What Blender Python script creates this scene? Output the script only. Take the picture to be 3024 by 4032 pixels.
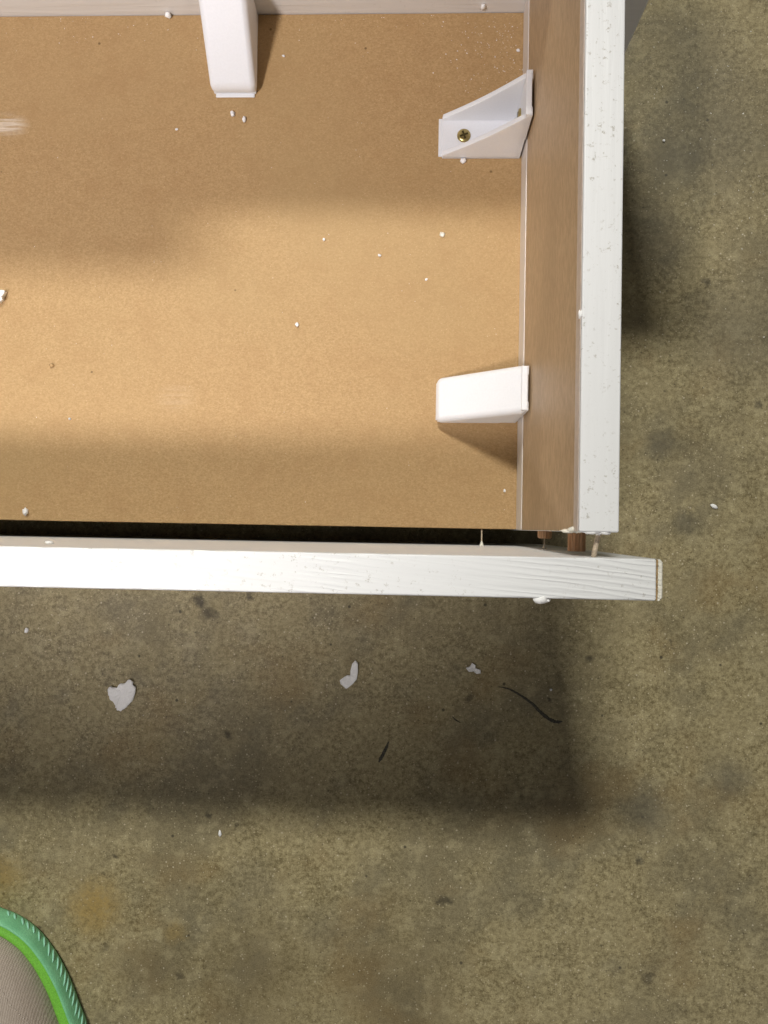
import bpy, bmesh, math, random
from mathutils import Vector, Matrix, noise
random.seed(7)
scene = bpy.context.scene
col = scene.collection
for o in list(bpy.data.objects): bpy.data.objects.remove(o)

# ------------------------------------------------------------------ camera
CAM_Z = .641                       # phone height above the floor (m)
FPX, IW, IH = 2917., 3024., 4032.  # focal length in photo pixels
NAD = (1620., 2077.)               # where the plumb line meets the photo
ROLL = -.0185
_d = Vector((NAD[0]-IW/2, -(NAD[1]-IH/2), -FPX)).normalized()
_z = -_d
_x = (Vector((1,0,0)) - _z*_z.x).normalized(); _y = _z.cross(_x)
_X = math.cos(ROLL)*_x + math.sin(ROLL)*_y
_Y = _z.cross(_X)
RW = Matrix((_X, _Y, _z))          # camera vector -> world vector
cam = bpy.data.cameras.new('camera'); camo = bpy.data.objects.new('camera', cam); col.objects.link(camo)
camo.matrix_world = Matrix.Translation((0,0,CAM_Z)) @ RW.to_4x4()
cam.sensor_fit = 'VERTICAL'; cam.sensor_height = 24; cam.lens = 24*FPX/IH
cam.clip_start = .01; cam.clip_end = 50
scene.camera = camo

def at(px, py, z):                 # photo pixel -> point on the level plane z
    w = RW @ Vector((px-IW/2, -(py-IH/2), -FPX))
    return Vector((0,0,CAM_Z)) + w*((CAM_Z-z)/-w.z)

# ------------------------------------------------------------------ light: two ceiling lamps, an added side fill, dim room
world = bpy.data.worlds.new('World'); scene.world = world; world.use_nodes = True
bg = world.node_tree.nodes['Background']; bg.inputs[0].default_value = (1,.97,.92,1); bg.inputs[1].default_value = .04
def lamp(name, direction, height, power, color, sx, sy):
    l = bpy.data.lights.new(name, 'AREA'); l.shape = 'RECTANGLE'; l.size = sx; l.size_y = sy
    l.energy = power; l.color = color
    o = bpy.data.objects.new(name, l); col.objects.link(o)
    t = Vector((-.05,.08,.2)); d = Vector(direction)
    o.location = t + d*height
    o.rotation_euler = d.to_track_quat('Z','Y').to_euler()
    return o
def spot(name, aim, pos, power, color, cone, radius):   # ceiling lamp; cone narrowed in place of a person's shadow on the floor
    l = bpy.data.lights.new(name, 'SPOT'); l.energy = power; l.color = color; l.spot_size = math.radians(cone); l.spot_blend = .8; l.shadow_soft_size = radius
    o = bpy.data.objects.new(name, l); col.objects.link(o); d = Vector(pos)-Vector(aim)
    o.location = pos; o.rotation_euler = d.to_track_quat('Z','Y').to_euler()
far = lamp('ceiling_lamp_far', (0,0,1), 1, 16.5, (1,.985,.915), 1.2, .44)            # fluorescent fitting
far.location = (-.95,3.47,5.0); far.rotation_euler = (Vector((-.95,3.47,5.0))-Vector((-.14,-.32,0))).to_track_quat('Z','Y').to_euler()
far.data.spread = math.radians(44)
spot('ceiling_lamp_near', (-.25,.24,.1055), (-.92,-.715,2.1055), 190, (1,.94,.935), 23.5, .15)
lamp('fill_lamp_side', (.9,-1.6,.8), 2.0, 18, (1,.95,.92), .4, .3)  # added fill, no known source: brightens the back rail's overhang
scene.view_settings.view_transform = 'Standard'; scene.view_settings.look = 'None'
scene.view_settings.exposure = 0; scene.view_settings.gamma = 1

# ------------------------------------------------------------------ node helpers
class NT:
    def __init__(s, name):
        s.m = bpy.data.materials.new(name); s.m.use_nodes = True
        s.t = s.m.node_tree; s.b = s.t.nodes['Principled BSDF']
        s.co = s.t.nodes.new('ShaderNodeTexCoord').outputs['Object']
    def n(s, kind, **kw):
        o = s.t.nodes.new(kind)
        for k, v in kw.items(): setattr(o, k, v)
        return o
    def put(s, sock, v):
        if hasattr(v, 'is_output'): s.t.links.new(v, sock)
        else: sock.default_value = v
    def math(s, op, a, b=0., c=0.):
        o = s.n('ShaderNodeMath', operation=op); s.put(o.inputs[0], a); s.put(o.inputs[1], b); s.put(o.inputs[2], c)
        return o.outputs[0]
    def noise(s, scale, detail=4, rough=.55, vec=None, stretch=None, out=0, loc=(0,0,0), rot=(0,0,0)):
        v = vec or s.co
        if stretch or loc != (0,0,0) or rot != (0,0,0):
            if rot != (0,0,0):
                m = s.n('ShaderNodeMapping'); s.put(m.inputs[0], v); m.inputs['Rotation'].default_value = rot; v = m.outputs[0]
            m = s.n('ShaderNodeMapping'); s.put(m.inputs[0], v); m.inputs['Scale'].default_value = stretch or (1,1,1); m.inputs['Location'].default_value = loc
            v = m.outputs[0]
        o = s.n('ShaderNodeTexNoise'); s.put(o.inputs['Vector'], v)
        o.inputs['Scale'].default_value = scale; o.inputs['Detail'].default_value = detail; o.inputs['Roughness'].default_value = rough
        return o.outputs[out]
    def rng(s, v, a, b, c=0., d=1., smooth=True):
        o = s.n('ShaderNodeMapRange', interpolation_type='SMOOTHSTEP' if smooth else 'LINEAR')
        s.put(o.inputs[0], v)
        for i, x in enumerate((a,b,c,d)): s.put(o.inputs[i+1], x)
        return o.outputs[0]
    def mix(s, f, a, b, blend='MIX'):
        o = s.n('ShaderNodeMix', data_type='RGBA', blend_type=blend)
        s.put(o.inputs[0], f)
        for i, v in ((6,a),(7,b)): s.put(o.inputs[i], v if hasattr(v,'is_output') else (*v[:3],1))
        return o.outputs[2]
    def bump(s, h, strength, dist, prev=None):
        o = s.n('ShaderNodeBump'); o.inputs['Strength'].default_value = strength; o.inputs['Distance'].default_value = dist
        s.put(o.inputs['Height'], h)
        if prev: s.t.links.new(prev, o.inputs['Normal'])
        return o.outputs[0]
    def done(s, color, rough=.5, normal=None, metal=0., spec=.5):
        s.put(s.b.inputs['Base Color'], color if hasattr(color,'is_output') else (*color[:3],1))
        s.put(s.b.inputs['Roughness'], rough); s.b.inputs['Metallic'].default_value = metal
        s.b.inputs['Specular IOR Level'].default_value = spec
        if normal: s.t.links.new(normal, s.b.inputs['Normal'])
        return s.m

def mat_floor():
    s = NT('worn_concrete')
    warp0 = s.n('ShaderNodeVectorMath', operation='SCALE'); s.put(warp0.inputs[0], s.noise(45, 3, .6, out=1)); warp0.inputs['Scale'].default_value = .012
    wv = s.n('ShaderNodeVectorMath', operation='ADD'); s.put(wv.inputs[0], s.co); s.t.links.new(warp0.outputs[0], wv.inputs[1]); wv = wv.outputs[0]
    mott = s.noise(230, 8, .80); mid = s.noise(34, 6, .62, vec=wv, loc=(3,1,0)); big = s.noise(6.5, 5, .6, loc=(.4,.2,0)); fine = s.noise(900, 4, .7); veil = s.noise(16, 5, .6, stretch=(1,.55,1), rot=(0,0,.7), loc=(6,2,0))
    c = s.mix(s.rng(mott,.34,.66), (.165,.128,.056), (.530,.450,.250))
    c = s.mix(s.rng(mid,.38,.66,.0,.45), c, s.mix(s.rng(fine,.3,.7), (.44,.370,.212), (.335,.278,.150)))
    c = s.mix(s.rng(mid,.30,.50,.34,0), c, (.165,.135,.070))
    c = s.mix(s.rng(big,.45,.66,0,.62), c, (.200,.170,.102))
    c = s.mix(s.rng(veil,.50,.68,0,.48), c, (.185,.163,.104))
    c = s.mix(s.rng(s.noise(60,5,.68,loc=(9,4,0)),.50,.68,0,.42), c, (.56,.485,.285))
    tint = s.noise(11, 4, .55, loc=(5,9,0))
    c = s.mix(s.rng(tint,.52,.70,0,.35), c, (.275,.175,.062))
    c = s.mix(s.rng(fine,.30,.62,.55,0), c, s.mix(1., c, (.34,.32,.29), 'MULTIPLY'))
    # pale sand grains and dark pits
    for sc, th, colr, amt, lo in ((330,.17,(.62,.53,.35),.8,(0,0,0)), (160,.12,(.66,.58,.42),.7,(2,3,0)), (210,.15,(.05,.04,.025),.6,(7,1,0)), (60,.085,(.03,.025,.018),.75,(1,8,0))):
        mp = s.n('ShaderNodeMapping'); s.put(mp.inputs[0], s.co); mp.inputs['Location'].default_value = lo
        v = s.n('ShaderNodeTexVoronoi'); s.t.links.new(mp.outputs[0], v.inputs['Vector']); v.inputs['Scale'].default_value = sc
        sel = s.n('ShaderNodeSeparateColor'); s.t.links.new(v.outputs['Color'], sel.inputs[0])
        k = s.math('MULTIPLY', s.rng(v.outputs['Distance'], th*.55, th*1.3, 1, 0), s.math('GREATER_THAN', sel.outputs[0], .62 if colr[0] > .3 else .80))
        c = s.mix(s.math('MULTIPLY', k, amt), c, colr)
    # stains, plus broad brown and grey patches with soft edges: (photo px/1.823, radius m, colour, strength, squash)
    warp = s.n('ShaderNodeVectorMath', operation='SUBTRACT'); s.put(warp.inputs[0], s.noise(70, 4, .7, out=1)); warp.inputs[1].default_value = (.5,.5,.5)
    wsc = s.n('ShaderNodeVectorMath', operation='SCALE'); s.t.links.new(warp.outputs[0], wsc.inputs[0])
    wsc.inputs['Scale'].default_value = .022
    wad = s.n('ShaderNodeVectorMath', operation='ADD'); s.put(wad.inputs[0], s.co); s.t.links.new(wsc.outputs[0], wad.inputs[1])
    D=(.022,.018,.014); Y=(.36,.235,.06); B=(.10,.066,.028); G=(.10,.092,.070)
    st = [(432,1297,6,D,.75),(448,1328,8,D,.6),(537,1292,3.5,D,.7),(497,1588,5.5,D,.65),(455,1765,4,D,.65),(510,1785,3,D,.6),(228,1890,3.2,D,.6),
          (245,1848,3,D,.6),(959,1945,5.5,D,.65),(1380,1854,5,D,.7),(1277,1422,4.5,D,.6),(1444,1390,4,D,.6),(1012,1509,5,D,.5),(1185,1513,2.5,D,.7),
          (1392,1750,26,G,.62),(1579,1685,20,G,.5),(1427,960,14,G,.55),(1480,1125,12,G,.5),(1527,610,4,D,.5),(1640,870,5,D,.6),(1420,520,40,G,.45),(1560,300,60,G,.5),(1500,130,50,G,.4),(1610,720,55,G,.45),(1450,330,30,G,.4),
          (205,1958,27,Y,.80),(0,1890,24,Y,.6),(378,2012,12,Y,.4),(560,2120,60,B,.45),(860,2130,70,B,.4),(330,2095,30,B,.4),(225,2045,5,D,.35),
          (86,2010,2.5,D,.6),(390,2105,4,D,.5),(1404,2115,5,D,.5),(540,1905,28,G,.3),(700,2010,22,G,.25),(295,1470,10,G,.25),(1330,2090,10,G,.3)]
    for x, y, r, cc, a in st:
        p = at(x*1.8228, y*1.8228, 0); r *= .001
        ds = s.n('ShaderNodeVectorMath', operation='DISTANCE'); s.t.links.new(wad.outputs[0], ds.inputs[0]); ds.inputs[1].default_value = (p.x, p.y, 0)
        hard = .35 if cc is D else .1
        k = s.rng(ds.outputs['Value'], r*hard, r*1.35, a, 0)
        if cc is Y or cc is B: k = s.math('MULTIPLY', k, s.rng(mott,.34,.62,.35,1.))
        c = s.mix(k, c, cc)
    h = s.math('ADD', s.math('MULTIPLY', fine, .5), mott)
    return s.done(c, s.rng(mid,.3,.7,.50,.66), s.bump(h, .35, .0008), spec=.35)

def mat_mdf():
    s = NT('brown_hardboard')
    a = s.noise(650, 5, .72, stretch=(1,1.35,1)); b = s.noise(8, 4, .5); f = s.noise(1300, 3, .6, stretch=(1,.5,1), rot=(0,0,.6))
    c = s.mix(s.rng(a,.3,.7), (.345,.213,.092), (.495,.328,.160))
    c = s.mix(s.rng(b,.4,.7,0,.4), c, (.43,.285,.135))
    c = s.mix(s.rng(s.noise(38,5,.7,loc=(1,7,0)),.46,.66,0,.28), c, (.35,.205,.088))
    c = s.mix(s.rng(s.noise(3.5,3,.5,loc=(2,2,0)),.45,.7,0,.25), c, (.40,.29,.135))
    c = s.mix(s.rng(f,.62,.72,0,.5), c, (.68,.50,.30))
    c = s.mix(s.rng(s.noise(700,3,.6,stretch=(.5,1,1),rot=(0,0,-.5),loc=(4,4,0)),.67,.76,0,.5), c, (.23,.13,.055))
    v = s.n('ShaderNodeTexVoronoi'); s.put(v.inputs['Vector'], s.co); v.inputs['Scale'].default_value = 55
    sel = s.n('ShaderNodeSeparateColor'); s.t.links.new(v.outputs['Color'], sel.inputs[0])
    k = s.math('MULTIPLY', s.rng(v.outputs['Distance'],.03,.07,1,0), s.math('GREATER_THAN', sel.outputs[0], .7))
    c = s.mix(s.math('MULTIPLY', k, .7), c, (.10,.055,.02))
    # chalky rub marks on the left
    warp = s.noise(120, 5, .75, stretch=(.12,2.2,1))
    for x, y, rx, ry, amt in ((15,272,.020,.012,.75),(380,860,.020,.014,.07)):
        p = at(x*1.8228, y*1.8228, .1055)
        mp = s.n('ShaderNodeMapping'); s.put(mp.inputs[0], s.co); mp.inputs['Location'].default_value = (-p.x/rx, -p.y/ry, 0); mp.inputs['Scale'].default_value = (1/rx, 1/ry, 0)
        ln = s.n('ShaderNodeVectorMath', operation='LENGTH'); s.t.links.new(mp.outputs[0], ln.inputs[0])
        c = s.mix(s.math('MULTIPLY', s.rng(ln.outputs['Value'],.2,1,amt,0), s.rng(warp,.38,.62)), c, (.80,.72,.62))
    return s.done(c, .62, s.bump(a, .10, .0003), spec=.3)

def mat_paint(name, axis, base=(.80,.805,.80), grain=.5, dirt=.5, slope=0., waves=0.):
    s = NT(name)
    st = {'x':(.06,1,1),'y':(1,.06,1),'n':(1,1,1)}[axis]
    g = s.noise(260, 4, .6, stretch=st, rot=(0,0,slope)); g2 = s.noise(75, 3, .6, stretch=st, loc=(1,2,3), rot=(0,0,slope)); w = s.noise(9, 3, .5)
    c = s.mix(s.rng(w,.35,.7,0,.5), base, tuple(x*.94 for x in base))
    c = s.mix(s.rng(g,.28,.44,.30*grain,0), c, tuple(x*.80 for x in base))
    d = s.noise(330, 4, .75, loc=(3,5,1)); d2 = s.noise(22, 3, .6, loc=(8,2,1))
    c = s.mix(s.math('MULTIPLY', s.rng(d,.58,.68,0,dirt), s.rng(d2,.36,.60,.15,1)), c, (.40,.37,.31))
    h = s.math('ADD', g2, s.math('MULTIPLY', g, .5))
    if waves:
        m0 = s.n('ShaderNodeMapping'); s.put(m0.inputs[0], s.co); m0.inputs['Rotation'].default_value = (0,0,.10)
        mp = s.n('ShaderNodeMapping'); s.put(mp.inputs[0], m0.outputs[0]); mp.inputs['Scale'].default_value = (.10,1,.3)
        w_ = s.n('ShaderNodeTexWave', wave_type='BANDS', bands_direction='Y'); s.t.links.new(mp.outputs[0], w_.inputs[0])
        w_.inputs['Scale'].default_value = 120; w_.inputs['Distortion'].default_value = 7; w_.inputs['Detail'].default_value = 3; w_.inputs['Detail Scale'].default_value = 1.3
        h = s.math('ADD', h, s.math('MULTIPLY', s.math('MULTIPLY', s.math('POWER', w_.outputs['Fac'], 2.), s.rng(s.noise(13,3,.6,loc=(4,1,2)),.36,.60,.12,1)), waves))
    return s.done(c, .42, s.bump(h, grain*.9, .0009), spec=.4)

def mat_plain(name, color, rough=.5, bump=.15, scale=500, var=.12, metal=0., sss=0.):
    s = NT(name); n = s.noise(scale, 3, .6)
    c = s.mix(s.rng(n,.3,.7), tuple(x*(1-var) for x in color), tuple(min(1,x*(1+var*.5)) for x in color))
    m = s.done(c, rough, s.bump(n, bump, .0004) if bump else None, metal)
    if sss:
        s.b.inputs['Subsurface Weight'].default_value = sss; s.b.inputs['Subsurface Radius'].default_value = (.004,.0038,.0036); s.b.inputs['Subsurface Scale'].default_value = 1.
    return m

def mat_wood(name, a, b, stretch, scale=180):
    s = NT(name); g = s.noise(scale, 5, .65, stretch=stretch); f = s.noise(scale*4, 3, .6, stretch=stretch); big = s.noise(14, 3, .5, stretch=stretch)
    c = s.mix(s.rng(g,.3,.7), a, b)
    c = s.mix(s.rng(big,.45,.7,0,.4), c, tuple(x*.82 for x in a))
    c = s.mix(s.rng(f,.68,.78,0,.5), c, tuple(min(1,x*1.7) for x in b))
    return s.done(c, .5, s.bump(g, .2, .0004))

def mat_fabric():
    s = NT('beige_canvas')
    w = s.n('ShaderNodeTexWave', wave_type='BANDS', bands_direction='X'); s.put(w.inputs[0], s.co); w.inputs['Scale'].default_value = 190; w.inputs['Distortion'].default_value = 4; w.inputs['Detail'].default_value = 3; w.inputs['Detail Scale'].default_value = 3
    w2 = s.n('ShaderNodeTexWave', wave_type='BANDS', bands_direction='Y'); s.put(w2.inputs[0], s.co); w2.inputs['Scale'].default_value = 320; w2.inputs['Distortion'].default_value = 1
    h = s.math('ADD', w.outputs['Fac'], s.math('MULTIPLY', w2.outputs['Fac'], .6))
    c = s.mix(s.rng(h,.2,1.4), (.34,.275,.22), (.53,.45,.38))
    c = s.mix(s.rng(s.noise(30,3,.6),.4,.7,0,.4), c, (.40,.33,.27))
    return s.done(c, .7, s.bump(h, .3, .0005))

def mat_sole():
    s = NT('green_rubber')
    v = s.n('ShaderNodeTexVoronoi'); s.put(v.inputs['Vector'], s.co); v.inputs['Scale'].default_value = 850
    c = s.mix(s.rng(s.noise(60,3,.6),.35,.65), (.20,.56,.29), (.26,.66,.36))
    c = s.mix(s.rng(v.outputs['Distance'],.1,.6,.5,0), c, (.16,.44,.26))
    return s.done(c, .5, s.bump(v.outputs['Distance'], .4, .0004))

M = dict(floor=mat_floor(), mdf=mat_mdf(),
    paint_x=mat_paint('white_paint_grain_across', 'x', grain=.9, dirt=.6, slope=.10, waves=.30),
    paint_y=mat_paint('white_paint_grain_along', 'y', grain=.55, dirt=.75),
    paint_z=mat_paint('white_paint_inner', 'x', base=(.74,.715,.69), grain=.9, dirt=.2),
    cream=mat_plain('cream_edging', (.77,.74,.64), .6, .3, 900, .12),
    rawedge=mat_plain('raw_brown_edge', (.33,.22,.10), .8, .5, 600, .35),
    strip=mat_plain('pale_strip_paint', (.74,.69,.65), .4, .05, 100, .03),
    upper=mat_plain('thin_pinkish_paint', (.60,.52,.46), .5, .1, 300, .08),
    facing=mat_wood('brown_veneer', (.405,.285,.170), (.545,.40,.250), (1,.35,1), 420),
    dowel=mat_wood('dowel_wood', (.46,.22,.10), (.78,.47,.27), (1,.08,1), 700),
    plastic=mat_plain('white_plastic', (.82,.83,.86), .38, .06, 700, .02, sss=.25),
    brass=mat_plain('brass_screw_metal', (.50,.40,.17), .34, .1, 900, .15, metal=1.),
    slot=mat_plain('screw_recess', (.10,.075,.03), .5, 0, 900, .1, metal=.8),
    steel=mat_plain('nail_steel', (.58,.47,.34), .4, .3, 900, .25, metal=.15),
    flake=mat_plain('paint_flake_white', (.95,.94,.92), .6, .5, 600, .05),
    foam=mat_plain('foam_white', (.88,.87,.87), .6, .3, 700, .05, sss=.2),
    scuff=mat_plain('black_scuff', (.075,.068,.048), .8, .2, 700, .5),
    sole=mat_sole(), lip=mat_plain('bright_green_rubber', (.20,.56,.06), .5, .3, 1200, .25), rib=mat_plain('teal_rubber', (.34,.70,.52), .5, .1, 900, .1),
    fabric=mat_fabric(), stitch=mat_plain('stitch_thread', (.68,.60,.52), .6, .1, 900, .1), dark=mat_plain('dark_lining', (.05,.045,.04), .9, .1, 300, .1))

# ------------------------------------------------------------------ mesh helpers
def box(bm, x0,x1,y0,y1,z0,z1):
    vs = [bm.verts.new(p) for p in ((x0,y0,z0),(x1,y0,z0),(x1,y1,z0),(x0,y1,z0),(x0,y0,z1),(x1,y0,z1),(x1,y1,z1),(x0,y1,z1))]
    for f in ((3,2,1,0),(4,5,6,7),(0,1,5,4),(1,2,6,5),(2,3,7,6),(3,0,4,7)): bm.faces.new([vs[i] for i in f])
def prism(bm, prof, w0, w1, mapf):       # profile (u,z) extruded between w0 and w1
    a = [bm.verts.new(mapf(u,w0,z)) for u,z in prof]; b = [bm.verts.new(mapf(u,w1,z)) for u,z in prof]
    n = len(prof); bm.faces.new(a); bm.faces.new(b[::-1])
    for i in range(n): bm.faces.new((a[i], b[i], b[(i+1)%n], a[(i+1)%n]))
def tube(bm, pts, radii, seg=10, caps=True, flute=0.):
    rings = []
    for i, p in enumerate(pts):
        p = Vector(p); t = (Vector(pts[min(i+1,len(pts)-1)]) - Vector(pts[max(i-1,0)])).normalized()
        a = t.orthogonal().normalized(); b = t.cross(a)
        rings.append([bm.verts.new(p + (a*math.cos(k*2*math.pi/seg)+b*math.sin(k*2*math.pi/seg))*radii[i]*(1-(flute if k%2 else 0))) for k in range(seg)])
    for r0, r1 in zip(rings, rings[1:]):
        for k in range(seg): bm.faces.new((r0[k], r0[(k+1)%seg], r1[(k+1)%seg], r1[k]))
    if caps: bm.faces.new(rings[0][::-1]); bm.faces.new(rings[-1])
def obj(name, bm, mat, parent=None, bevel=0., seg=2, smooth=False):
    bmesh.ops.recalc_face_normals(bm, faces=bm.faces[:])
    me = bpy.data.meshes.new(name); bm.to_mesh(me); bm.free()
    me.materials.append(M[mat])
    o = bpy.data.objects.new(name, me); col.objects.link(o)
    if parent: o.parent = parent
    if bevel:
        b = o.modifiers.new('bevel','BEVEL'); b.width = bevel; b.segments = seg; b.limit_method = 'ANGLE'; b.angle_limit = math.radians(35)
        smooth = True
    if smooth:
        for p in me.polygons: p.use_smooth = True
        if bevel: me.set_sharp_from_angle(angle=math.radians(50)) if False else None
        if bevel:
            w = o.modifiers.new('normals','WEIGHTED_NORMAL'); w.keep_sharp = True
    return o
def tag(o, label=None, cat=None, group=None, kind=None):
    if label: o['label'] = label
    if cat: o['category'] = cat
    if group: o['group'] = group
    if kind: o['kind'] = kind
    return o
def empty(name, loc=(0,0,0)):
    o = bpy.data.objects.new(name, None); o.location = loc; o.empty_display_size = .02; col.objects.link(o); return o

# ------------------------------------------------------------------ floor
bm = bmesh.new(); bmesh.ops.create_grid(bm, x_segments=2, y_segments=2, size=4)
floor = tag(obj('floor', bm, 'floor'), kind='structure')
def ribbon(pts, widths, z=.0003):
    bm = bmesh.new(); L = []
    for i, p in enumerate(pts):
        t = (pts[min(i+1,len(pts)-1)] - pts[max(i-1,0)]).normalized(); nrm = Vector((-t.y, t.x, 0)); w = widths[i]/2
        e = [(-1,.0001),(-.55,z),(.55,z),(1,.0001)]
        L.append([bm.verts.new(Vector((p.x,p.y,0)) + nrm*w*a*(1+random.uniform(-.18,.18)) + Vector((0,0,h))) for a,h in e])
    for a, b in zip(L, L[1:]):
        for k in range(3): bm.faces.new((a[k], a[k+1], b[k+1], b[k]))
    return bm
def scuff(zpts, ws):
    p = [at(1300+x/1.508, 2500+y/1.508, 0) for x,y in zpts]
    q, w = [], []
    for i in range(len(p)-1):
        for k in range(4):
            f = k/4; q.append(p[i].lerp(p[i+1], f)); w.append(ws[i]*(1-f)+ws[i+1]*f)
    q.append(p[-1]); w.append(ws[-1])
    obj('scuff_mark', ribbon(q, w), 'scuff', floor)
scuff([(998,308),(1030,312),(1070,324),(1120,352),(1160,378),(1200,408),(1240,450),(1268,475),(1300,500),(1330,514),(1358,517),(1380,514)],
      [.0006,.0011,.0015,.0018,.0019,.0023,.0028,.0030,.0030,.0030,.0024,.0006])
scuff([(348,632),(335,665),(318,700),(300,735),(288,755)], [.0008,.0022,.0030,.0028,.0010])
scuff([(725,485),(745,505),(772,520)], [.0006,.0014,.0006])

# ------------------------------------------------------------------ the cabinet frame
ZP, ZT = .1055, .301               # hardboard panel top, rail tops
XI, XO = .0762, .0943              # side rail inner / outer face
YB = .3772                         # back rail inner face
LEFT = -.80
frame = tag(empty('cabinet_frame'), 'white cabinet frame lying open with brown hardboard panel and plastic corner brackets', 'cabinet')
bm = bmesh.new(); box(bm, LEFT, XI-.0002, 0, YB-.0004, ZP-.006, ZP)
panel = obj('base_panel', bm, 'mdf', frame, .0005, 1)
tag(panel, 'brown hardboard panel dusted with white specks')

bm = bmesh.new(); box(bm, XI, XO, -.0006, YB-.0003, .0, ZT)
side = obj('side_rail', bm, 'paint_y', frame, .0009, 2)
bm = bmesh.new(); box(bm, XI-.0007, XI-.00005, -.0003, YB-.0006, ZP+.0245, ZT-.0098)
tag(obj('inner_facing', bm, 'facing', side, .0003, 1), 'brown unpainted strip along the inner face')
bm = bmesh.new(); box(bm, XI-.0006, XI-.00004, -.0003, YB-.0006, ZT-.0096, ZT-.0008)
obj('upper_edge_strip', bm, 'upper', side, .0002, 1)
bm = bmesh.new(); box(bm, XI-.0012, XI-.00004, -.0003, YB-.0006, ZP+.0002, ZP+.0243)
obj('lower_edge_strip', bm, 'strip', side, .0008, 2)
XD = .0853
for z, ln, rd in ((CAM_Z-.386,.0104,0), (CAM_Z-.4776,.0048,1)):
    bm = bmesh.new()
    if rd: tube(bm, [(XD,.01,z),(XD,-ln+.0006,z),(XD,-ln-.0002,z),(XD,-ln-.0007,z)], [.0046,.0046,.0043,.0034], 32, True, .05)
    else:  tube(bm, [(XD,.01,z),(XD,-ln,z),(XD,-ln-.0003,z)], [.0046,.0046,.0044], 32, True, .07)
    obj('dowel', bm, 'dowel', side)

# back rail: inner face fully painted, runs past the side rail, unseen top raised and stepped up at left to shape its shadow
bm = bmesh.new()
prof = [(LEFT,0),(.162,0),(.162,.3295),(-.200,.3295),(-.200,.392),(LEFT,.392)]
prism(bm, prof, YB, YB+.0185, lambda u,w,z: (u,w,z))
back = obj('back_rail', bm, 'paint_z', frame, .0008, 2)
bm = bmesh.new(); box(bm, LEFT, LEFT+.018, .0, YB-.0003, ZP+.0003, ZT)
obj('side_rail', bm, 'paint_y', frame, .0009, 2)

# --- brackets
def screw(loc, normal, parent, r=.0049):
    bm = bmesh.new(); seg = 24
    rings = [(r,0),(r,.0006),(r*.86,.0013),(r*.55,.0017)]
    L = [[bm.verts.new((a*math.cos(k*2*math.pi/seg), a*math.sin(k*2*math.pi/seg), h)) for k in range(seg)] for a,h in rings]
    for a,b in zip(L,L[1:]):
        for k in range(seg): bm.faces.new((a[k],a[(k+1)%seg],b[(k+1)%seg],b[k]))
    bm.faces.new(L[-1])
    s = obj('screw', bm, 'brass', parent, 0, 1, True)
    q = Vector(normal).to_track_quat('Z','Y') @ Matrix.Rotation(.35,4,'Z').to_quaternion()
    s.matrix_local = Matrix.Translation(loc) @ q.to_matrix().to_4x4()
    return s
def cross_slot(bm, loc, normal, r):
    q = (Vector(normal).to_track_quat('Z','Y') @ Matrix.Rotation(.35,4,'Z').to_quaternion()).to_matrix().to_4x4()
    m = Matrix.Translation(loc) @ q
    for w, l in ((.0007,r*.62),(r*.62,.0007)):
        n0 = len(bm.verts); box(bm, -w, w, -l, l, .0009, .00174 if w < l else .00178)
        bm.verts.ensure_lookup_table()
        for v in bm.verts[n0:]: v.co = m @ v.co

def bracket(mapf, nmap, cover, W, L=.058, H=.058):
    T, w = .0026, W/2
    bm = bmesh.new()
    def bx(u0,u1,w0,w1,z0,z1): prism(bm, [(u0,z0),(u1,z0),(u1,z1),(u0,z1)], w0, w1, mapf)
    ins = .0012 if cover else 0.
    ww = w - ins
    bx(.0016, L-.0004, -ww, ww, ZP, ZP+T)                                   # base plate
    bx(L-.0006, L+(.0008 if cover and L < .06 else .0022), -ww+.0012, ww-.0012, ZP, ZP+.0013)                 # lip
    bx(.0016, .0054, -ww+.0003, ww-.0003, ZP+T-.0004, ZP+H-.0004)           # back plate
    for sg in (-1,1):
        bx(0.0009, .0020, min(sg*ww,sg*(ww-.006)), max(sg*ww,sg*(ww-.006)), ZP+.026, ZP+H-.001)
        g = [(.0012, ZP+.0002),(L-.001, ZP+.0002),(L-.0006, ZP+.0048)]
        for k in range(1,9):
            f = k/8; g.append((L-.0006+(.0014-L+.0006)*f, ZP+.0048+(H-.0048)*(f - .055*math.sin(math.pi*f))))
        if cover: g = [(u, ZP+(z-ZP)*.93) for u,z in g]
        prism(bm, g, sg*ww, sg*(ww-.0034), mapf)
    br = obj('corner_bracket', bm, 'plastic', frame, .0013, 3)
    if cover:
        bm = bmesh.new()
        prism(bm, [(.0010,ZP+.0120),(.014,ZP+.0030),(L+.0004,ZP+.0008),(L+.0008,ZP+.0096),(.0010,ZP+H+.0004)], -w, w, mapf)
        obj('cover', bm, 'plastic', br, .0042, 6)
    else:
        p = Vector(mapf(.042, .0005, ZP+T)); n = nmap(0,0,1); s1 = screw(p, n, br)
        p2 = Vector(mapf(.0054, -.0005, ZP+.030)); n2 = nmap(1,0,0); screw(p2, n2, br)
        bm = bmesh.new(); cross_slot(bm, p, n, .0049); obj('screw_recess', bm, 'slot', br)
        bm = bmesh.new(); cross_slot(bm, p2, n2, .0049); obj('screw_recess', bm, 'slot', br)
    return br
F = XI-.0013
b = bracket(lambda u,w,z: (F-u, .2840+w, z), lambda u,w,z: Vector((-u,w,z)), False, .0302)
tag(b, 'open white bracket with two brass screws')
b = bracket(lambda u,w,z: (F-u, .0912+w, z), lambda u,w,z: Vector((-u,w,z)), True, .0316)
tag(b, 'white bracket with smooth sloping cover beside the detached board')
b = bracket(lambda u,w,z: (-.1352+w, YB-.0002-u, z), lambda u,w,z: Vector((w,-u,z)), True, .0336, .0605, .060)
tag(b, 'white bracket with sloping cover on the back rail')

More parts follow.
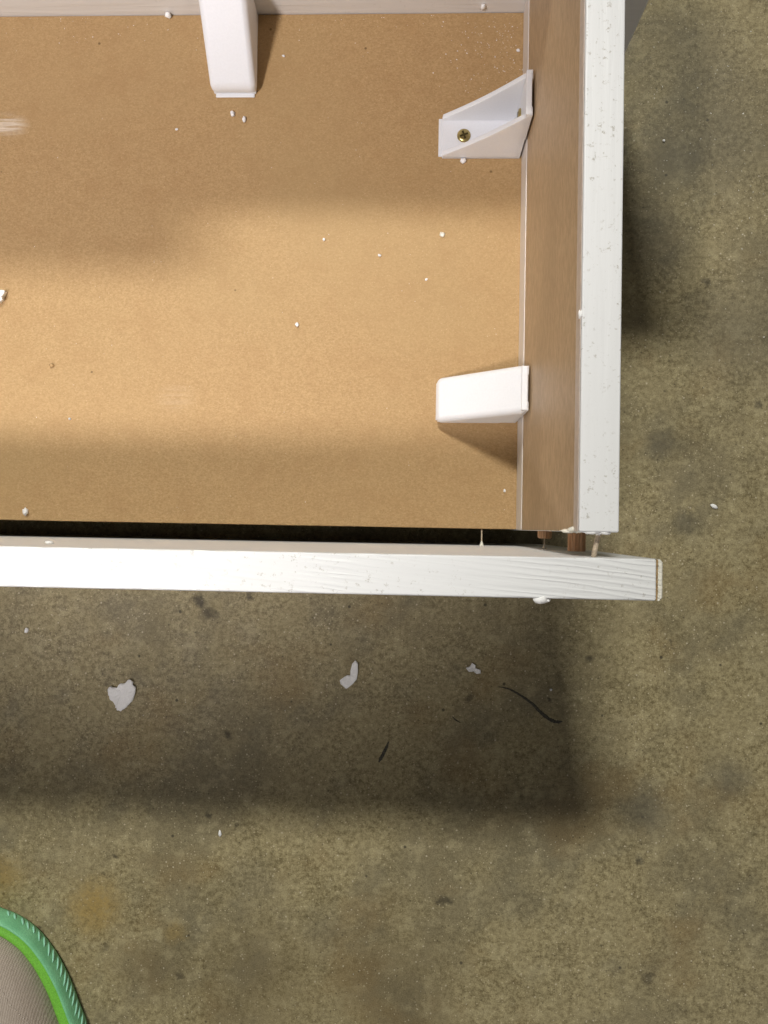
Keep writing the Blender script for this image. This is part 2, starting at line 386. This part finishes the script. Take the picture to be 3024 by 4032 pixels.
# ------------------------------------------------------------------ the detached front board
fb = tag(empty('front_board', (0,-.0217,0)), 'white board with wood grain and chipped end, pulled loose from the frame', 'board')
X1 = .1140; Y0, Y1 = -.0312, -.0122
def lift(o, par): o.location = tuple(-c for c in par.location)
bm = bmesh.new(); box(bm, LEFT, X1-.00275, Y0, Y1, 0, ZT)
o = obj('board_body', bm, 'paint_x', fb, .0010, 3); lift(o, fb)
body = o
bm = bmesh.new(); box(bm, X1-.0028, X1-.0019, Y0+.0004, Y1-.0004, .0005, ZT-.0005)
o = obj('raw_edge', bm, 'rawedge', fb); lift(o, fb)
bm = bmesh.new(); ys = [Y0+.0001]
N = 26
prevs = None
for k in range(N):                                                      # chipped cream edge band, uneven top
    y = Y0+.0001 + (Y1-Y0-.0002)*k/(N-1)
    e = .0019 + random.uniform(-.0001,.0001); r = .0012 if k in (0,N-1) else (.0005 if k in (1,N-2) else 0)
    cur = [bm.verts.new((X1-e-.0002,y,.0)), bm.verts.new((X1-r,y,.0)), bm.verts.new((X1-r,y,ZT-.0005)), bm.verts.new((X1-r-.0005,y,ZT)), bm.verts.new((X1-e-.0002,y,ZT+random.uniform(-.0004,.0002)))]
    if prevs:
        for i in range(5): bm.faces.new((prevs[i], prevs[(i+1)%5], cur[(i+1)%5], cur[i]))
    else: bm.faces.new(cur)
    prevs = cur
bm.faces.new(prevs[::-1])
o = obj('edge_band', bm, 'cream', fb); lift(o, fb); tag(o, 'chipped cream edge band')
for (xa, za, xb, zb, r) in ((.0872,.2930,.0846,.2930,.0012), (.0853,.163,.0853,.163,.00045), (.0508,.1030,.0508,.1040,.0005)):
    bm = bmesh.new()
    tube(bm, [(xa,.002 if za > .11 else -.0002,za),(xa,-.001,za),((xa+xb)/2,-.006,(za+zb)/2),(xb,Y1-.001,zb)], [r,r,r,r], 10)
    o = obj('nail', bm, 'steel', fb, 0, 1, True); lift(o, fb)
    if r < .0009:                                                       # pale glue cone where the pin enters
        bm = bmesh.new(); tube(bm, [(xb,Y1-.0004,zb),(xb,Y1+.0012,zb),(xb,Y1+.0035,zb)], [.0020,.0012,.0004], 10)
        g = obj('glue_cone', bm, 'cream', fb, 0, 1, True); lift(g, fb)

# ------------------------------------------------------------------ paint flakes and foam crumbs
def flake_bm(outline, z0, thick, rough=.25):
    bm = bmesh.new(); c = sum(outline, Vector())/len(outline); pts = []
    for i, p in enumerate(outline):
        q = outline[(i+1)%len(outline)]
        for k in range(3):
            r = p.lerp(q, k/3); d = (r-c); pts.append(c + d*(1+random.uniform(-.035,.035)))
    n = len(pts); rings = []
    for s_, h in ((.95,0.),(1.0,.75),(.95,1.25),(.72,.80),(.38,.62)):
        rings.append([bm.verts.new((c.x+(p.x-c.x)*s_, c.y+(p.y-c.y)*s_, z0 + thick*h*(1+(random.uniform(-rough,rough) if h > .1 else 0)))) for p in pts])
    for a, b in zip(rings, rings[1:]):
        for k in range(n): bm.faces.new((a[k],a[(k+1)%n],b[(k+1)%n],b[k]))
    top = bm.verts.new((c.x, c.y, z0+thick*.7))
    for k in range(n): bm.faces.new((rings[-1][k], rings[-1][(k+1)%n], top))
    bm.faces.new(rings[0][::-1])
    return bm
def crumb_bm(c, rx, ry, rz, ang=0, rough=.28, sub=2):
    bm = bmesh.new(); bmesh.ops.create_icosphere(bm, subdivisions=sub, radius=1); sd = random.uniform(0,90); rough *= 1.5
    for v in bm.verts:
        k = 1 + rough*noise.noise(v.co*1.7+Vector((sd,0,0))) + rough*.5*noise.noise(v.co*4+Vector((0,sd,0)))
        p = v.co*k; x, y = p.x*rx, p.y*ry
        v.co = (c.x+x*math.cos(ang)-y*math.sin(ang), c.y+x*math.sin(ang)+y*math.cos(ang), c.z+max(p.z,-.75)*rz)
    return bm
def thing(name, bm, mat, label, cat, group=None):     # origin at the thing itself
    o = obj(name, bm, mat, None, 0, 1, True); me = o.data
    xs = [v.co for v in me.vertices]; c = sum(xs, Vector())/len(xs); c.z = min(v.z for v in xs)
    for v in me.vertices: v.co -= c
    o.location = c
    return tag(o, label, cat, group)
S = 1.8228
heart = [(320,650),(400,545),(440,590),(580,590),(640,490),(790,480),(900,360),(1020,420),(1010,500),(1095,600),(1090,720),(1020,930),(900,1060),(820,1160),(690,1230),(590,1215),(540,1130),(510,1020),(400,920),(350,790)]
thing('paint_flake', flake_bm([at(380+x/6.9125, 2620+y/6.9125, 0) for x,y in heart], .0004, .0018, .5), 'flake', 'large heart-shaped white flake on the concrete floor', 'paint flake', 'paint flakes on the floor')
z7 = lambda L: [at(1300+x/1.508, 2500+y/1.508, 0) for x,y in L]
thing('paint_flake', flake_bm(z7([(150,150),(168,170),(165,220),(160,262),(130,292),(95,320),(62,290),(60,265),(98,238),(120,244),(120,212),(132,168)]), .0004, .0016, .4), 'flake', 'long curled white flake on the floor beside the dark stub mark', 'paint flake', 'paint flakes on the floor')
thing('paint_flake', flake_bm(z7([(806,195),(828,184),(842,164),(862,176),(860,197),(892,205),(893,226),(868,230),(850,214),(822,217)]), .0004, .0016, .4), 'flake', 'three-lobed white crumb on the floor above the curved black scuff', 'paint flake', 'paint flakes on the floor')
for x, y, a, b_, ang, lab in ((1190,1490,.0012,.0009,.4,'tiny white speck on the floor just above the curved black scuff'),
        (475,1800,.0014,.0030,.1,'small oblong white flake on the floor above the shoe'),
        (57,1362,.0019,.0026,-.4,'small white flake on the floor under the board near the left edge'),
        (1543,1094,.0032,.0017,-.5,'small white flake on the bare floor to the right of the corner'),
        (1434,304,.0012,.0010,0,'tiny white speck on the floor right of the side rail')):
    thing('paint_flake', crumb_bm(at(x*S,y*S,.0007), a, b_, .0009, ang), 'flake', lab, 'paint flake', 'paint flakes on the floor')
# on the hardboard panel
ed = [(440,720),(330,660),(120,700),(0,800),(-180,900),(-260,1100),(-120,1290),(0,1350),(70,1340),(180,1240),(262,1170),(250,1030),(330,900)]
o = thing('paint_flake', flake_bm([at(x/13.825, 1100+y/13.825, ZP) for x,y in ed], ZP+.0003, .0034, .3), 'flake', 'thick white flake on the panel cut by the left edge of the picture', 'paint flake', 'flakes on the panel')
for x, y, a, b_, rz, ang, lab in ((503,247,.0016,.0022,.0014,.2,'left of the two white pellets in front of the covered bracket on the back rail'),
        (528,259,.0013,.0022,.0013,0,'right of the two white pellets in front of the covered bracket on the back rail'),
        (1000,349,.0023,.0021,.0017,0,'round white pellet touching the open bracket'),
        (57,1105,.0018,.0026,.0018,.1,'curled white pellet on the panel near its open front edge'),
        (642,702,.0013,.0016,.0010,.3,'lone white speck in the middle of the panel'),
        (700,518,.0010,.0010,.0008,0,'tiny round white speck on the panel, upper of the pair right of centre'),
        (820,552,.0014,.0009,.0008,-.4,'tiny oblong white speck on the panel, lower of the pair right of centre'),
        (955,507,.0018,.0018,.0006,0,'pale yellowish scrap on the panel left of the side rail'),
        (613,122,.0013,.0008,.0008,-.3,'tiny white speck on the panel right of the covered back bracket'),
        (921,604,.0011,.0008,.0006,.5,'tiny pale speck on the panel above the lower covered bracket'),
        (382,280,.0012,.0009,.0006,.2,'tiny pinkish speck on the panel below the covered back bracket'),
        (151,905,.0010,.0008,.0007,0,'tiny white speck on the panel at the lower left'),
        (1119,110,.0013,.0012,.0009,0,'white speck on the panel in the corner above the open bracket'),
        (1090,1060,.0010,.0012,.0006,0,'tiny pinkish speck on the panel below the lower covered bracket'),
        (112,790,.0018,.0018,.0008,0,'small brown lump on the panel at the left')):
    m = 'mdf' if 'brown lump' in lab else ('cream' if 'yellowish' in lab else 'foam')
    cc = at(x*S,y*S,ZP); cc.z = ZP+rz*.75
    thing('crumb', crumb_bm(cc, a, b_, rz, ang), m, lab, 'crumb', 'crumbs on the panel')
def thing_at(name, c, r, lab, mat='flake', grp='crumbs on the boards'):
    thing(name, crumb_bm(Vector(c), *r), mat, lab, 'crumb', grp)
p = at(365*S, 27*S, ZP); thing_at('crumb', (p.x, YB-.0020, ZP+.0020), (.0024,.0020,.0024), 'round white crumb at the foot of the back rail left of the bracket')
p = at(1043*S, 12*S, ZP+.006); thing_at('crumb', (p.x, YB-.0014, ZP+.0075), (.0018,.0014,.0028), 'white crumb stuck on the back rail near the corner')
p = at(1252*S, 676*S, ZT); thing_at('crumb', (XI-.0004, p.y, ZT-.0016), (.0011,.0022,.0014), 'white crumb stuck on the inner top edge of the side rail')
p = at(1168*S, 1286*S, ZT-.002); thing_at('crumb', (p.x, Y0-.0006, ZT-.0022), (.0034,.0020,.0024), 'lumpy white glob stuck on the outer edge of the loose board')
p = at(1180*S, 1290*S, ZT-.002); thing_at('crumb', (p.x+.0006, Y0-.0008, ZT-.003), (.0015,.0012,.0016), 'small white nub beside the lumpy glob on the loose board')
p = at(65*S, 1164*S, ZT-.03); thing_at('crumb', (p.x, Y1+.0006, ZT-.05), (.0026,.0010,.0012), 'white crumb on the inner face of the loose board near the left edge')
# torn paint around the dowel end of the side rail
for x, y, z, r in ((.0760,.0004,ZT-.010,(.0026,.0014,.0014)), (.0748,-.0004,ZT-.02,(.0028,.0010,.0014)), (.0772,.0002,ZT-.006,(.0014,.0016,.0012)),
                   (.0815,-.0008,ZT-.0016,(.0034,.0008,.0012)), (.0880,-.0009,ZT-.0018,(.0028,.0007,.0012)), (.0853,-.0008,ZT-.0024,(.0016,.0010,.0012))):
    obj('paint_chip', crumb_bm(Vector((x,y,z)), *r, 0, .55), 'cream' if y > -.0006 else 'flake', side, 0, 1, True)
# fine dust, too small to count
bm = bmesh.new()
def mote(c, r):
    vs = [bm.verts.new(c + Vector((random.uniform(-1,1)*r, random.uniform(-1,1)*r, random.uniform(0,1)*r*.6))) for _ in range(4)]
    for f in ((0,1,2),(0,1,3),(0,2,3),(1,2,3)): bm.faces.new([vs[i] for i in f])
for _ in range(170):
    x = random.triangular(930,1134,1100)*S; y = random.triangular(32,230,70)*S; mote(at(x,y,ZP), random.uniform(.0002,.0007))
for _ in range(90): mote(Vector((random.uniform(-.31,.07), YB-abs(random.gauss(0,.012))-.001, ZP)), random.uniform(.0002,.0006))
for _ in range(150): mote(Vector((random.uniform(-.31,.07), random.uniform(.005,.37), ZP)), random.uniform(.00015,.00045))
dust = tag(obj('panel_dust', bm, 'foam'), 'fine white dust scattered over the brown panel', 'dust', kind='stuff')
bm = bmesh.new()
for _ in range(130): mote(at(random.uniform(1400,1659)*S, random.triangular(0,1100,100)*S, .0002), random.uniform(.0003,.0009))
for _ in range(110): mote(at(random.uniform(0,1659)*S, random.uniform(1300,2212)*S, .0002), random.uniform(.0002,.0006))
tag(obj('floor_grit', bm, 'cream'), 'fine pale grit scattered over the concrete floor', 'grit', kind='stuff')

# ------------------------------------------------------------------ the shoe
shoe = empty('shoe', (-.335,-.44,0))
tag(shoe, 'toe of a beige canvas shoe with a green rubber sole', 'shoe')
opx = [(0,3573),(37,3583),(100,3617),(160,3666),(217,3740),(237,3774),(274,3846),(309,3937),(334,4003),(346,4032)]
rs = [at(x,y,.004) for x,y in opx]
right = rs + [Vector((-.273,-.470,0)), Vector((-.268,-.50,0)), Vector((-.268,-.54,0)), Vector((-.274,-.58,0)), Vector((-.282,-.62,0)), Vector((-.296,-.645,0)), Vector((-.325,-.658,0))]
leftp = [Vector((-.358,-.648,0)), Vector((-.374,-.620,0)), Vector((-.384,-.57,0)), Vector((-.398,-.50,0)), Vector((-.413,-.44,0)), Vector((-.418,-.39,0)), Vector((-.410,-.352,0)), Vector((-.392,-.331,0)), Vector((-.372,-.3255,0))]
ctrl = [Vector((p.x,p.y,0)) for p in right+leftp]
def catmull(P, n):
    out = []
    for i in range(len(P)):
        a,b_,c,d = P[i-1],P[i],P[(i+1)%len(P)],P[(i+2)%len(P)]
        for k in range(n):
            t = k/n; out.append(.5*((2*b_)+(c-a)*t+(2*a-5*b_+4*c-d)*t*t+(3*b_-a-3*c+d)*t**3))
    return out
raw = catmull(ctrl, 12)
cum = [0]
for i in range(len(raw)): cum.append(cum[-1]+(raw[(i+1)%len(raw)]-raw[i]).length)
NP = 220; out = []; j = 0
for k in range(NP):
    t = cum[-1]*k/NP
    while cum[j+1] < t: j += 1
    f = (t-cum[j])/max(1e-9,cum[j+1]-cum[j]); out.append(raw[j].lerp(raw[(j+1)%len(raw)], f))
for _ in range(3): out = [(out[k-1]+out[k]*2+out[(k+1)%NP])/4 for k in range(NP)]
nor = []
for k in range(NP):
    t = (out[(k+2)%NP]-out[k-2]).normalized(); nor.append(Vector((t.y,-t.x,0)))
area = sum(out[k].x*out[(k+1)%NP].y-out[(k+1)%NP].x*out[k].y for k in range(NP))
if area < 0: nor = [-n for n in nor]
off = Vector(shoe.location)
def ringpt(k, inset, z): return out[k]-nor[k]*inset+Vector((0,0,z))-off
def loft(bm, prof, cap=False):
    R = [[bm.verts.new(ringpt(k, i(k) if callable(i) else i, z(k) if callable(z) else z)) for k in range(NP)] for i,z in prof]
    for a,b_ in zip(R,R[1:]):
        for k in range(NP): bm.faces.new((a[k],a[(k+1)%NP],b_[(k+1)%NP],b_[k]))
    return R
bm = bmesh.new()
loft(bm, [(.020,.001),(.004,.001),(.0012,.002),(0,.005),(-.0004,.012),(.0004,.018),(.0014,.0212),(.0024,.0222),(.0032,.0217)])
sole = obj('sole', bm, 'sole', shoe, 0, 1, True)
bm = bmesh.new()
loft(bm, [(.0030,.0212),(.0042,.0190),(.0060,.0186),(.0085,.0200),(.0112,.0206),(.0128,.0192),(.0140,.0160)])
obj('sole_lip', bm, 'lip', sole, 0, 1, True)
# moulded slanting ribs on the sole wall
i0 = min(range(NP), key=lambda k: (out[k]-Vector((rs[0].x,rs[0].y,0))).length); step = 1 if (out[(i0+4)%NP].x > out[i0].x) else -1
seglen = cum[-1]/NP
for q in range(26):
    d = .008 + q*.0066 + random.uniform(-.0008,.0008)
    def wall(dist, z, o_=.0):
        t = i0 + step*dist/seglen; k = int(math.floor(t))%NP; f = t-math.floor(t)
        zz = [(.005,0),(.012,-.0004),(.018,.0004),(.0212,.0014)]
        ins = zz[0][1]
        for (a,ia),(b_,ib) in zip(zz,zz[1:]):
            if z >= a: ins = ia+(ib-ia)*min(1,(z-a)/(b_-a))
        p = out[k].lerp(out[(k+1)%NP], f); n = nor[k].lerp(nor[(k+1)%NP], f)
        return p - n*(ins-o_) + Vector((0,0,z)) - off
    bm = bmesh.new()
    ln = random.uniform(.8,1.1)*(.6+.4*min(1,q/10))
    z1 = .0050+.0105*ln
    pts = [wall(d+ (.0080*ln)*f, .0050+(z1-.0050)*f) for f in (0,.25,.5,.75,1)]
    tube(bm, pts, [.0003,.0009,.0011,.0009,.0003], 6)
    obj('rib', bm, 'rib', sole, 0, 1, True)
# canvas upper
ymax = max(p.y for p in out); ymin = min(p.y for p in out)
def along(k): return (ymax-out[k].y)/(ymax-ymin)
def hz(base, top): return lambda k: base + (top)*(.75+1.0*min(1,along(k)*1.4))
bm = bmesh.new()
R = loft(bm, [(.0132,.0150),(.0134,.0215),(.0150,hz(.020,.0075)),(.0185,hz(.022,.0135)),(.0245,hz(.024,.0195)),(.033,hz(.025,.0240)),(.043,hz(.026,.0262))])
cl = sum((v.co for v in R[-1]), Vector())/NP
inner = [bm.verts.new(v.co.lerp(Vector((v.co.x*.2+cl.x*.8, v.co.y, v.co.z+.002)), .6)) for v in R[-1]]
for k in range(NP): bm.faces.new((R[-1][k],R[-1][(k+1)%NP],inner[(k+1)%NP],inner[k]))
bm.faces.new(inner)
obj('upper', bm, 'fabric', shoe, 0, 1, True)

from mathutils.bvhtree import BVHTree
up = shoe.children[-1]
tree = BVHTree.FromPolygons([v.co+off for v in up.data.vertices], [tuple(p.vertices) for p in up.data.polygons])
bm = bmesh.new()
def ray(px, py):
    d = (at(px,py,0)-camo.matrix_world.translation).normalized()
    return tree.ray_cast(camo.matrix_world.translation, d)
zs = [(0,1700),(30,1750),(75,1850),(120,1930),(188,1992),(248,2058),(300,2112),(356,2165),(410,2220),(460,2275)]
for (xa,ya),(xb,yb) in zip(zs, zs[1:]):
    a = ray(xa/3.5+(xb-xa)/3.5*.2, 3400+(ya+(yb-ya)*.2)/3.5); b = ray((xa+(xb-xa)*.6)/3.5, 3400+(ya+(yb-ya)*.6)/3.5)
    if a[0] and b[0]:
        m = (a[0]+b[0])/2 + a[1]*.0006
        bm2 = bmesh.new(); tube(bm2, [a[0]-off-a[1]*.0002, m-off, b[0]-off-b[1]*.0002], [.0003,.0004,.0003], 6)
        obj('stitch', bm2, 'stitch', up, 0, 1, True)
bm.free()
